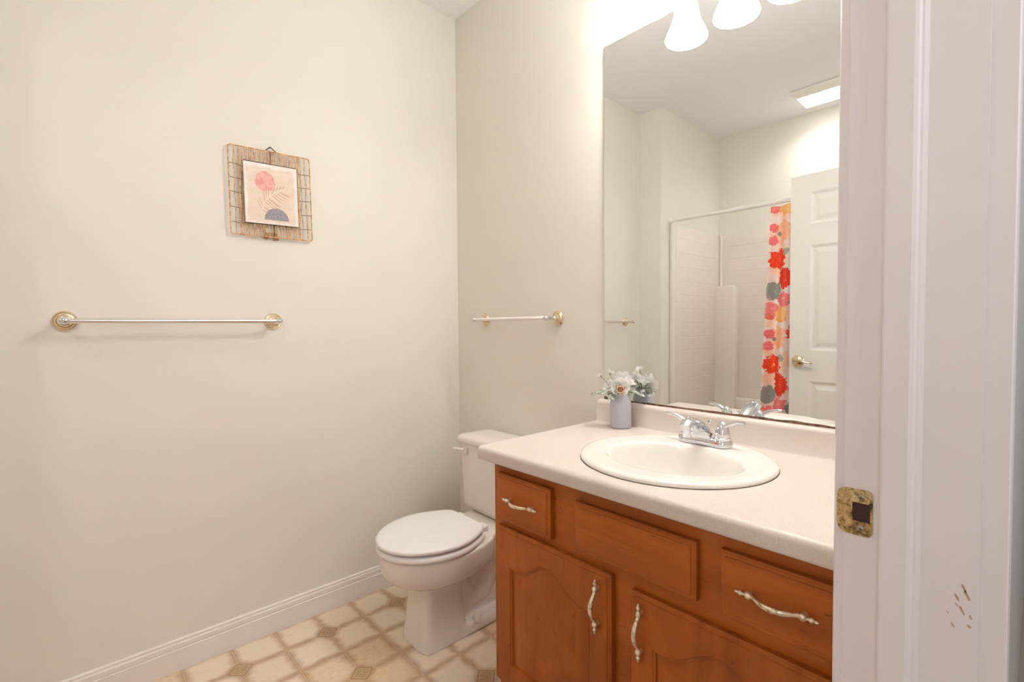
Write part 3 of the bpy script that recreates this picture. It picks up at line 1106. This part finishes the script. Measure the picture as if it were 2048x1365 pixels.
# top and bottom: close vertical strands; the sides: long strands
for k in range(34):
    f = (k + .5) / 34
    if f < .12 or f > .88:
        continue
    for (o0, o1, i0, i1) in ((TL, TR, ITL, ITR), (BL, BR, IBL, IBR)):
        p = o0.lerp(o1, .03 + .94 * f)
        fi = min(1, max(0, (f - .13) / .74))
        q = i0.lerp(i1, min(1, max(0, fi + rr.uniform(-.02, .02))))
        mid = p.lerp(q, .5)
        xo = XF + rr.choice((-.0022, .0028))
        mb.tube([P3(p, XF + .002), P3(mid, xo), P3(q, XF + .002)], rr.uniform(.0012, .0019), 6, up=(1, 0, 0))
for (o0, o1, i0, i1, sg) in ((TL, BL, ITL, IBL, 1), (TR, BR, ITR, IBR, -1)):
    for k, f in enumerate((.0, .40, .72, .82, .97)):
        a0 = o0.lerp(i0, f)
        b0 = o1.lerp(i1, f + rr.uniform(-.05, .05))
        a0 = Vector((a0.x, o0.y + (o1.y - o0.y) * .01 - (0 if f < .9 else .03)))
        b0 = Vector((b0.x, o1.y - (o1.y - o0.y) * .01 + (0 if f < .9 else .03)))
        path = []
        for s in range(7):
            q = a0.lerp(b0, s / 6) + Vector((rr.uniform(-.002, .002), 0))
            path.append(P3(q, XF + (.0022 if (s + k) % 2 else -.0018)))
        mb.tube(path, .0015, 6, up=(1, 0, 0))
# short wraps around the inner frame
for (a, b) in ((ITL, IBL), (ITR, IBR)):
    for k in range(44):
        q = a.lerp(b, (k + .5) / 44)
        mb.tube([P3(q + Vector((-.0035, 0)), XF + .002), P3(q + Vector((0, .001)), XF + .0042), P3(q + Vector((.0035, .002)), XF + .002)], .0011, 5, up=(0, 0, 1))
mb.build('rattan_weave', M['rattan'], pf)
XP = XF + .0035


def inpr(s, tt, x):
    """print coordinates 0..1 right, 0..1 down -> point"""
    a = ITL.lerp(ITR, s)
    b = IBL.lerp(IBR, s)
    q = a.lerp(b, tt)
    return Vector((x, q.x, q.y))


mb = MB().slab([inpr(s, tt, XP) for s, tt in ((.012, .012), (.988, .012), (.988, .988), (.012, .988))], (.0016, 0, 0))
pr_ = mb.build('print', M['paper'], pf)
XA = XP + .00175
pts = []
ed = random.Random(9)
for s, tt in [(.07 + .86 * k / 16, .075) for k in range(16)] + [(.93, .075 + .88 * k / 14) for k in range(14)] + [(.93 - .86 * k / 16, .955) for k in range(16)] + [(.07, .955 - .88 * k / 14) for k in range(14)]:
    pts.append(inpr(s + ed.uniform(-.022, .015), tt + ed.uniform(-.012, .022), XA))
MB().poly(pts).build('painted_ground', M['wash'], pr_)
sun = []
for k in range(48):
    a = 2 * PI * k / 48
    w_ = 1 + .035 * math.sin(3 * a) + .02 * math.sin(7 * a)
    sun.append(inpr(.385 + .180 * math.cos(a) * w_, .300 + .165 * math.sin(a) * w_, XA + .0002))
MB().poly(sun).build('painted_sun', M['sun'], pr_)
mbd, mbl = MB(), MB()
spine = []
for k in range(13):
    u = k / 12
    c4 = [Vector(q) for q in ((.30, .83), (.34, .58), (.46, .52), (.66, .40))]
    spine.append((1 - u) ** 3 * c4[0] + 3 * u * (1 - u) ** 2 * c4[1] + 3 * u * u * (1 - u) * c4[2] + u ** 3 * c4[3])


FRN = [0]


def frond(m_, b, tip, wd, x):
    FRN[0] += 1
    x += FRN[0] * .000015
    d_ = tip - b
    nrm = Vector((-d_.y, d_.x)).normalized()
    L_, R_ = [], []
    for k in range(7):
        s = k / 6
        q = b + d_ * s + nrm * .02 * math.sin(s * PI)
        ww = wd * math.sin(min(1, s * 1.15 + .06) * PI) ** .8 if s < 1 else 0
        L_.append(q + nrm * ww)
        R_.append(q - nrm * ww)
    m_.rings([[inpr(a_.x, a_.y, x), inpr(b_.x, b_.y, x)] for a_, b_ in zip(L_, R_)], False, False, closed=False)


for k in (1, 2, 4, 5, 6, 8, 9, 10, 11):
    b = spine[k]
    s = k / 12
    up_l = Vector((-.13 + .33 * s ** 1.3, -.19 - .03 * math.sin(s * PI) + .08 * s ** 3))
    dn_l = Vector((.37 - .10 * s, .06 + .09 * math.sin(s * PI) - .02 * s))
    frond(mbd, b, b + up_l, .019, XA + .0003)
    frond(mbl, b + Vector((.014, .0)), b + up_l + Vector((.028, .035)), .011, XA + .0004)
    frond(mbd, b, b + dn_l, .023, XA + .0003)
    frond(mbl, b + Vector((.0, .014)), b + dn_l + Vector((-.03, .04)), .011, XA + .0004)
for i in range(12):
    p, q = spine[i], spine[i + 1]
    nn_ = Vector((-(q - p).y, (q - p).x)).normalized() * .006
    mbl.poly([inpr(r_.x, r_.y, XA + .0012) for r_ in (p - nn_, q - nn_, q + nn_, p + nn_)])
mbd.build('painted_palm', M['palm'], pr_, smooth=False)
mbl.build('painted_palm_highlight', M['palm_light'], pr_, smooth=False)
dome = [inpr(.36, .925, XA + .0009), inpr(.795, .925, XA + .0009)]
dome = [inpr(.575 + .225 * math.cos(math.radians(k * 6)), .915 - .195 * math.sin(math.radians(k * 6)), XA + .0014) for k in range(31)]
MB().poly(dome).build('painted_dome', M['dome'], pr_)
mb = MB().tube([(XF - .002, -.908, 1.8695), (XF - .006, -.889, 1.889), (XF - .006, -.885, 1.889), (XF - .002, -.866, 1.8715)], .0019, 8, up=(1, 0, 0))
mb.build('hanging_hook', M['wire'], pf)
MB().slab([(.004, -.912, 1.562), (.004, -.868, 1.562), (.004, -.862, 1.536), (.004, -.876, 1.536), (.004, -.884, 1.544), (.004, -.897, 1.544), (.004, -.904, 1.537), (.004, -.916, 1.537)], (.006, 0, 0)).build('wood_bracket', M['woodbit'], pf)
MB().tube([(.0, -.887, 1.890), (.012, -.887, 1.8905)], .0016, 8).build('nail', M['wire'], pf)

# ------------------------------------------------------------------ toilet
TX = .455
to = thing('toilet', 'bone coloured two piece toilet with closed white lid beside the vanity', 'toilet', (TX, -.35, 0))


def egg(cx, yb, yf, hw, hb, yw, z, n=20, cr=.02):
    """outline from the back left corner round the front to the back right"""
    L = []
    for k in range(9):
        s = 1 - k / 8
        L.append((hw + (hb - hw) * s ** 1.7, yw + (yb - yw) * s))
    L[0] = (hb - cr, yb)
    L[1] = (hb + (hw - hb) * .12, yb - cr) if L[1][1] > yb - cr else L[1]
    for k in range(1, n + 1):
        a = PI / 2 * k / n
        L.append((hw * math.cos(a), yw + (yf - yw) * math.sin(a)))
    right = [(cx + x, y, z) for x, y in L]
    left = [(cx - x, y, z) for x, y in L[:-1][::-1]]
    return right + left


def rr_ring(x0, x1, y0, y1, r, z, n=6):
    return [(x, y, z) for x, y in rrect(x0, x1, y0, y1, r, n)]


mb = MB()
ZR = .371
mb.rings([egg(TX, -.245, yf, hw, hb, -.45, z) for z, yf, hw, hb in ((.222, -.545, .085, .06), (.238, -.580, .108, .075), (.250, -.612, .132, .09), (.264, -.638, .152, .105), (.282, -.656, .167, .116),
          (.306, -.666, .176, .123), (.338, -.671, .180, .127), (ZR - .006, -.671, .181, .128), (ZR, -.666, .176, .124))])
# deck under the tank
mb.rings([rr_ring(TX - .105, TX + .105, -.32, -.045, .03, .27), rr_ring(TX - .125, TX + .125, -.33, -.04, .035, .31), rr_ring(TX - .13, TX + .13, -.33, -.035, .035, ZR + .003), rr_ring(TX - .122, TX + .122, -.33, -.04, .03, ZR + .010)])
# front pedestal column
mb.rings([rr_ring(TX - .094, TX + .094, -.558, -.355, .030, 0), rr_ring(TX - .092, TX + .092, -.555, -.36, .030, .03), rr_ring(TX - .083, TX + .083, -.545, -.37, .028, .12),
          rr_ring(TX - .076, TX + .076, -.540, -.372, .028, .20), rr_ring(TX - .080, TX + .080, -.55, -.36, .03, .24)])
# base flange behind and trapway
mb.rings([rr_ring(TX - .094, TX + .094, -.42, -.14, .04, 0), rr_ring(TX - .104, TX + .104, -.40, -.13, .05, .012), rr_ring(TX - .102, TX + .102, -.40, -.135, .05, .036), rr_ring(TX - .094, TX + .094, -.40, -.145, .05, .046)])
mb.tube([(TX, -.40, .24), (TX, -.36, .16), (TX, -.31, .105), (TX, -.25, .11), (TX, -.215, .17), (TX, -.205, .24), (TX, -.19, .30), (TX, -.16, .26), (TX, -.15, .16), (TX, -.15, .03)], [.07, .066, .060, .060, .062, .064, .062, .060, .056, .056], 18, up=(1, 0, 0))
mb.box(TX - .045, TX + .045, -.42, -.13, .02, .30)
bw = mb.build('bowl', M['porcelain'], to, sharp=180)
rm = bw.modifiers.new('remesh', 'REMESH')
rm.mode = 'VOXEL'
rm.voxel_size = .0052
rm.use_smooth_shade = True
sm = bw.modifiers.new('smooth', 'SMOOTH')
sm.factor = .5
sm.iterations = 7
for sg in (-1, 1):
    MB().lathe([(.0165, 0), (.0165, .006), (.0145, .018), (.010, .025), (.0, .027)], (TX + sg * .094, -.322, .0455), (0, 0, 1), 24, True, False).build('bolt_cap', M['lever'], to)
# seat and lid
mb = MB()
mb.rings([egg(TX, -.292, -.680 + q, .186 - q, .122 - q, -.46, z, cr=.012) for z, q in ((ZR + .001, .008), (ZR + .004, .002), (ZR + .011, 0), (ZR + .019, .002), (ZR + .023, .008), (ZR + .024, .016))])
st_ = mb.build('seat', M['seat'], to, sharp=50)
mb = MB()
mb.rings([egg(TX, -.299, -.682 + q, .185 - q, .121 - q, -.46, z, cr=.012) for z, q in ((ZR + .0305, .014), (ZR + .0310, .006), (ZR + .035, .0015), (ZR + .041, .0), (ZR + .046, .003), (ZR + .0485, .010), (ZR + .0495, .04), (ZR + .0500, .09))])
mb.build('lid', M['seat'], to, sharp=50)
for sg in (-1, 1):
    MB().box(TX + sg * .075 - .022, TX + sg * .075 + .022, -.300, -.262, ZR + .010, ZR + .034, .006, 3).build('hinge', M['seat'], to)
# tank
mb = MB()


def tank_ring(hw, yf, yb, z, bow=.012, r=.03):
    pts = rrect(TX - hw, TX + hw, yf, yb, r, 6)
    res = []
    for x, y in pts:
        s = (x - TX) / hw
        if y < (yf + yb) / 2:
            y -= bow * (1 - s * s)
        res.append((x, y, z))
    return res


mb.rings([tank_ring(.165, -.178, -.03, .388), tank_ring(.180, -.186, -.024, .394), tank_ring(.184, -.189, -.022, .42), tank_ring(.192, -.194, -.02, .60), tank_ring(.195, -.195, -.02, .676)])
mb.build('tank', M['porcelain'], to, sharp=50)
mb = MB()
mb.rings([tank_ring(.199, -.199, -.016, .6775), tank_ring(.206, -.205, -.012, .680), tank_ring(.208, -.207, -.010, .688), tank_ring(.208, -.207, -.010, .700), tank_ring(.203, -.202, -.014, .7095), tank_ring(.19, -.19, -.025, .714), tank_ring(.15, -.15, -.05, .717, .008), tank_ring(.08, -.125, -.07, .718, .004, .02)])
mb.build('tank_lid', M['porcelain'], to, sharp=60)
mb = MB().box(TX - .146, TX - .118, -.2105, -.196, .636, .664, .005, 3)
path = [(TX - .132, -.212, .655), (TX - .15, -.219, .657), (TX - .175, -.221, .655), (TX - .20, -.218, .651)]
mb.tube(path, [.0085, .0078, .0075, .0065], 12, flat=.75)
mb.lathe([(.007, 0), (.0085, .004), (.0085, .010), (.006, .013)], (TX - .175, -.221, .639), (0, 0, 1), 14)
mb.build('flush_lever', M['lever'], to)

# ------------------------------------------------------------------ vase and flowers
VC = Vector((1.046, -.075, CZ))
vs = MB()
vr = .0362
prof = [(0, .001), (vr - .004, .0), (vr - .001, .002), (vr, .006), (vr, .083), (vr - .0015, .092), (vr - .006, .104), (.0265, .112), (.0262, .119), (.0275, .122), (.0255, .1235), (.024, .119), (.024, .108), (.031, .09), (.033, .02), (0, .012)]
vs.lathe(prof, VC + Vector((0, 0, .0004)), (0, 0, 1), 48, False, False)
vz = vs.build('vase', M['vase'], None, org=VC, sharp=60)
tag(vz, 'small matte grey vase on the left end of the countertop', 'vase')


def basis(d, up=Vector((0, 0, 1))):
    d = d.normalized()
    s = d.cross(up)
    if s.length < 1e-3:
        s = d.cross(Vector((1, 0, 0)))
    s.normalize()
    return d, s, s.cross(d).normalized()


def petal(mb, base, d, nrm, L, W, cup=.3, curl=.3, seed=0, nu=7, nv=6, notch=.0):
    """petal from base along d; nrm = direction its inner face looks to"""
    rr = random.Random(seed)
    ph = rr.uniform(0, 6)
    d = d.normalized()
    nrm = (nrm - d * nrm.dot(d)).normalized()
    s = d.cross(nrm)

    def fn(u, v):
        x = (v - .5) * 2
        wd = W * (math.sin(min(1, u * .86 + .10) * PI) ** .65)
        ln = L * (u - notch * (1 - abs(x)) * u * u)
        q = Vector(base) + d * ln * math.cos(curl * u * .6) + s * (x * wd * .5)
        q += nrm * (L * curl * (u * u) * .5 + cup * wd * x * x * .5 + .02 * L * math.sin(ph + x * 5 + u * 4))
        return q
    mb.sheet(fn, nu, nv)


def leaf(mb, base, d, up, L, W, droop=.3):
    d = d.normalized()
    s = d.cross(up).normalized()
    up = s.cross(d).normalized()

    def fn(u, v):
        x = (v - .5) * 2
        wd = W * math.sin(min(1, u * .95 + .05) * PI) ** .8
        return Vector(base) + d * L * u + s * x * wd * .5 - up * (droop * L * u * u) + up * (abs(x) * wd * .25)
    mb.sheet(fn, 8, 4)


view = (CAM - VC)
view.z = 0
view.normalize()
side = Vector((-view.y, view.x, 0))   # to the left of the picture is -side
MOUTH = VC + Vector((0, 0, .112))


def stem(mb, tip, r=.0014):
    tip = Vector(tip)
    b = VC + Vector((0, 0, .05)) + (tip - MOUTH).normalized() * .004
    m_ = MOUTH + (Vector((tip.x, tip.y, MOUTH.z)) - MOUTH) * .25
    mb.tube([b, m_, (m_ + tip) / 2 + Vector((0, 0, .004)), tip], r, 6)


RGT = Vector((_R.x, _R.y, 0)).normalized()
UP = Vector((0, 0, 1))


def at(du, dz, toward=0.0):
    """a place around the bouquet: du to the right seen from the doorway, dz above the vase mouth, toward the room"""
    return MOUTH + RGT * du + UP * dz + view * toward


# large peony
PC = at(-.001, .026, .022)
pe = thing('peony', 'large white peony with a peach centre, facing the doorway, in the grey vase', 'flower', PC, 'artificial flowers in the grey vase')
axis = (view * .85 + UP * .30).normalized()
a_, s1, s2 = basis(axis)
mb = MB()
for ring_, (cnt, L, W, open_) in enumerate(((8, .040, .036, .70), (8, .036, .032, 1.05), (7, .028, .028, 1.35))):
    for k in range(cnt):
        an = 2 * PI * k / cnt + ring_ * .4
        rad_ = (s1 * math.cos(an) + s2 * math.sin(an))
        d_ = rad_ * math.cos(open_ * .75) + a_ * math.sin(open_ * .75) * .9
        petal(mb, PC + rad_ * .002 - a_ * .006, d_, a_ - rad_ * .2, L * random.uniform(.9, 1.12), W, .35, .45, k + ring_ * 20)
# taller petals standing at the top
for k in range(6):
    an = -.9 + 1.8 * k / 5
    d_ = (UP * math.cos(an) + RGT * math.sin(an)) * 1.0 - view * .25
    petal(mb, PC + UP * .004 - a_ * .006, d_, view, .044 * random.uniform(.85, 1.1), .020, .25, .15, k + 90)
mb.build('petals', M['petal_white'], pe, sharp=180)
mb = MB()
IC = PC + a_ * .017 - UP * .010
for k in range(7):
    an = 2 * PI * k / 7
    rad_ = (s1 * math.cos(an) + s2 * math.sin(an))
    d_ = rad_ * .50 + a_ * .9
    petal(mb, IC - a_ * .010 + rad_ * .004, d_, -rad_ + a_ * .4, .030, .028, .5, .5, k + 50)
mb.build('inner_petals', M['petal_peach'], pe, sharp=180)
mb = MB()
for k in range(7):
    an = k * 2.4
    rr_ = .0012 * math.sqrt(k) * 1.5
    q = IC + (s1 * math.cos(an) + s2 * math.sin(an)) * rr_
    mb.lathe([(.0016, 0), (.0022, .006), (.0016, .010), (0, .011)], q - a_ * .004, a_, 8)
mb.build('center', M['flower_center'], pe)
mb = MB()
stem(mb, PC - a_ * .006, .002)
mb.build('stem', M['stem'], pe)

# big white blossoms behind
for du, dz, tw, lab, ln in ((.006, .046, -.030, 'white blossom behind the peony, shown in the mirror', .040), (-.030, .026, -.012, 'white blossom left of the peony, half hidden by it', .034), (.022, .038, -.014, 'white blossom right of the peony, half hidden by it', .034)):
    c = at(du, dz, tw)
    fl_ = thing('white_blossom', lab, 'flower', c, 'artificial flowers in the grey vase')
    ax_ = (-view * (.6 if tw < -.02 else -.25) + UP * .55 + RGT * du * 14).normalized()
    a2, t1, t2 = basis(ax_)
    mb = MB()
    for rg_, (cnt, open_) in enumerate(((6, .45), (5, .95))):
        for k in range(cnt):
            an = 2 * PI * k / cnt + rg_ * .5
            rad_ = t1 * math.cos(an) + t2 * math.sin(an)
            petal(mb, c - a2 * .004, rad_ * math.cos(open_) + a2 * math.sin(open_) * .8, a2, ln * (1 - .2 * rg_), ln * .75, .35, .4, k + rg_ * 9 + int(dz * 1000))
    mb.build('petals', M['petal_white'], fl_, sharp=180)
    mb = MB()
    stem(mb, c - a2 * .004)
    mb.build('stem', M['stem'], fl_)

# small outlying blossoms, upper left
for du, dz, tw, tilt, lab in ((-.068, .066, .0, -.75, 'small white blossom on a thin stem, far left of the bouquet'), (-.036, .074, -.004, .35, 'small white blossom on a thin stem, highest in the bouquet')):
    c = at(du, dz, tw)
    fl_ = thing('small_blossom', lab, 'flower', c, 'artificial flowers in the grey vase')
    ax_ = (UP * .8 + RGT * tilt * .8 - view * .35).normalized()
    a2, t1, t2 = basis(ax_)
    mb = MB()
    for k in range(5):
        an = 2 * PI * k / 5 + .3
        rad_ = t1 * math.cos(an) + t2 * math.sin(an)
        petal(mb, c, rad_ * .9 + a2 * .35, a2, .019, .015, .3, .35, k + int(dz * 900))
    mb.build('petals', M['petal_white'], fl_, sharp=180)
    MB().lathe([(0, -.005), (.003, -.003), (.004, .001), (.0025, .004), (0, .005)], c, a2, 12, False, False).build('sepal', M['pollen'], fl_)
    mb = MB()
    stem(mb, c - a2 * .004, .0009)
    mb.build('stem', M['stem'], fl_)

# leaf sprigs
for du, dz, tw, lab, nlf in ((-.078, .004, .004, 'sage green leaf sprig drooping left over the vase rim', 7), (.062, -.002, .006, 'sage green leaf sprig reaching right towards the mirror', 7), (.030, .020, -.055, 'dark green leaf sprig at the back, shown in the mirror', 6), (-.028, -.006, .030, 'short pale leaf sprig at the front left of the vase mouth', 4)):
    tip = at(du, dz, tw)
    start = at(du * .15, -.004, tw * .15)
    sp_ = thing('leaf_sprig', lab, 'leaves', (start + tip) / 2, 'leaf sprigs in the grey vase')
    mb = MB()
    path = [VC + Vector((0, 0, .06)), start, start.lerp(tip, .5) + UP * .014, tip]
    mb.tube(path, .0011, 6)
    mb.build('stem', M['stem'], sp_)
    mb = MB()
    dd = (tip - start).normalized()
    for k in range(nlf):
        f = (k + .5) / nlf
        b = start.lerp(tip, f) + UP * .014 * math.sin(f * PI)
        sg = -1 if k % 2 else 1
        sd = dd.cross(UP).normalized() * sg
        leaf(mb, b, dd * .8 + sd * .7 + UP * random.uniform(-.25, .35), UP + sd * .2, .034 * random.uniform(.8, 1.15), .017, .25)
    leaf(mb, tip, dd + UP * -.1, UP, .026, .013, .2)
    mb.build('leaves', M['leaf'], sp_, sharp=180)

# ------------------------------------------------------------------ tub and surround (seen in the mirror)
ts = thing('bathtub', 'white one piece tub and moulded tile shower surround, seen in the mirror', 'bathtub', (1.0, -2.2, 0))
TX0, TX1, TY0, TY1 = XJ + .002, 1.715, YB + .002, -1.815
mb = MB()
ZT = .44
xa, xb, ya, yb_ = TX0, TX1, TY0, TY1
outer = rr_ring(xa, xb, ya, yb_, .02, 0)
R = [rr_ring(xa, xb, ya, yb_, .02, 0.0005), rr_ring(xa, xb, ya, yb_, .02, ZT - .012), rr_ring(xa + .004, xb - .004, ya + .004, yb_ - .004, .02, ZT - .003), rr_ring(xa + .012, xb - .012, ya + .012, yb_ - .012, .02, ZT),
     rr_ring(xa + .085, xb - .085, ya + .085, yb_ - .085, .10, ZT), rr_ring(xa + .095, xb - .095, ya + .095, yb_ - .095, .10, ZT - .01), rr_ring(xa + .13, xb - .16, ya + .13, yb_ - .13, .12, .12), rr_ring(xa + .20, xb - .25, ya + .20, yb_ - .20, .12, .09)]
mb.rings(R)
mb.build('tub', M['tub'], ts, sharp=50)
ZS = 1.932
LT = .028
mb = MB()
# left end wall with a front flange
mb.box(TX0, TX0 + LT, TY0, TY1 + .010, ZT + .001, ZS, .006, 2)
mb.box(TX0, TX0 + .036, TY1 - .010, TY1 + .028, ZT + .001, ZS, .007, 3)
mb.build('surround_end', M['surround'], ts)
mb = MB().box(TX1 - LT, TX1, TY0, TY1 + .010, ZT + .001, ZS, .006, 2)
mb.build('surround_end', M['surround'], ts)
mb = MB().box(TX0 + LT, TX1 - LT, TY0, TY0 + .028, ZT + .001, ZS, .006, 2)
# ledge above the tub deck
mb.box(TX0 + LT, TX1 - LT, TY0 + .020, TY0 + .085, ZT + .001, .605, .014, 3)
mb.build('surround_back', M['surround'], ts)
# corner shelf column and the rounded corner above it
mb = MB().box(TX0 + LT - .004, .364, TY0 + .024, TY0 + .125, ZT + .001, 1.508, .010, 3)
mb.build('corner_shelf', M['surround'], ts)
mb = MB().lathe([(.012, .0), (.012, .43)], (TX0 + LT + .010, TY0 + .034, 1.50), (0, 0, 1), 24)
mb.build('corner_cove', M['tub'], ts)
struct('wall_stub', MB().box(TX1 + .002, XW, YB, -1.83, 0, H), M['wall'], 'cream wall stub at the far end of the tub, behind the door', 'wall')

# ------------------------------------------------------------------ shower rod and curtain
RY, RZ0, RZ1 = -1.797, 1.9535, 1.9535
sr = thing('shower_rod', 'white shower rod across the tub front, seen in the mirror', 'shower rod', (1.0, RY, RZ0))
XE = XW - .0005
MB().tube([(XJ + .01, RY, RZ0), (.64, RY, RZ0)], .0125, 20).build('inner_tube', M['white_metal'], sr)
MB().tube([(.632, RY, RZ0), (XE - .006, RY, RZ0)], .0145, 20).build('outer_tube', M['white_metal'], sr)
for xx, dd in ((XJ + .0005, 1), (XE, -1)):
    MB().lathe([(.0205, 0), (.0205, .006), (.0175, .014), (.015, .020)], (xx, RY, RZ0), (dd, 0, 0), 24).build('end_flange', M['white_metal'], sr)
cu = thing('shower_curtain', 'floral red, coral and grey shower curtain beside the door, seen in the mirror', 'shower curtain', (1.1, RY, .3))
CW, NX, NZ = .62, 124, 40
CZ0_, CZ1_ = .28, 1.925
verts, uvs, faces = [], [], []
for j in range(NZ + 1):
    g = j / NZ
    z = CZ0_ + (CZ1_ - CZ0_) * g
    xl = .874 - .047 * (1.94 - z) / 1.3
    for i in range(NX + 1):
        s = i / NX * CW
        amp = .016 + .012 * (1 - g)
        yy = RY + amp * math.cos(s / .056 * PI + .4) + .014 + (1 - g) * .012 + .006 * math.sin(s * 37 + z * 2)
        verts.append((xl + s, yy, z))
        uvs.append((s, z))
for j in range(NZ):
    for i in range(NX):
        a = j * (NX + 1) + i
        faces.append((a, a + 1, a + NX + 2, a + NX + 1))
mb = MB()
mb.add(verts, faces)
co_ = mb.build('cloth', M['curtain'], cu, sharp=180)
uvl = co_.data.uv_layers.new(name='UVMap')
for lp in co_.data.loops:
    uvl.data[lp.index].uv = uvs[lp.vertex_index]
sd_ = co_.modifiers.new('thickness', 'SOLIDIFY')
sd_.thickness = .0012
for k in range(6):
    x = .888 + k * .112
    ph = x - .874
    path = []
    for q in range(17):
        a = 2 * PI * q / 16
        path.append((x, RY + .019 * math.sin(a), RZ0 - .006 + .024 * math.cos(a)))
    MB().tube(path, .0022, 8, up=(1, 0, 0), cap=False).build('curtain_ring', M['white_metal'], cu)
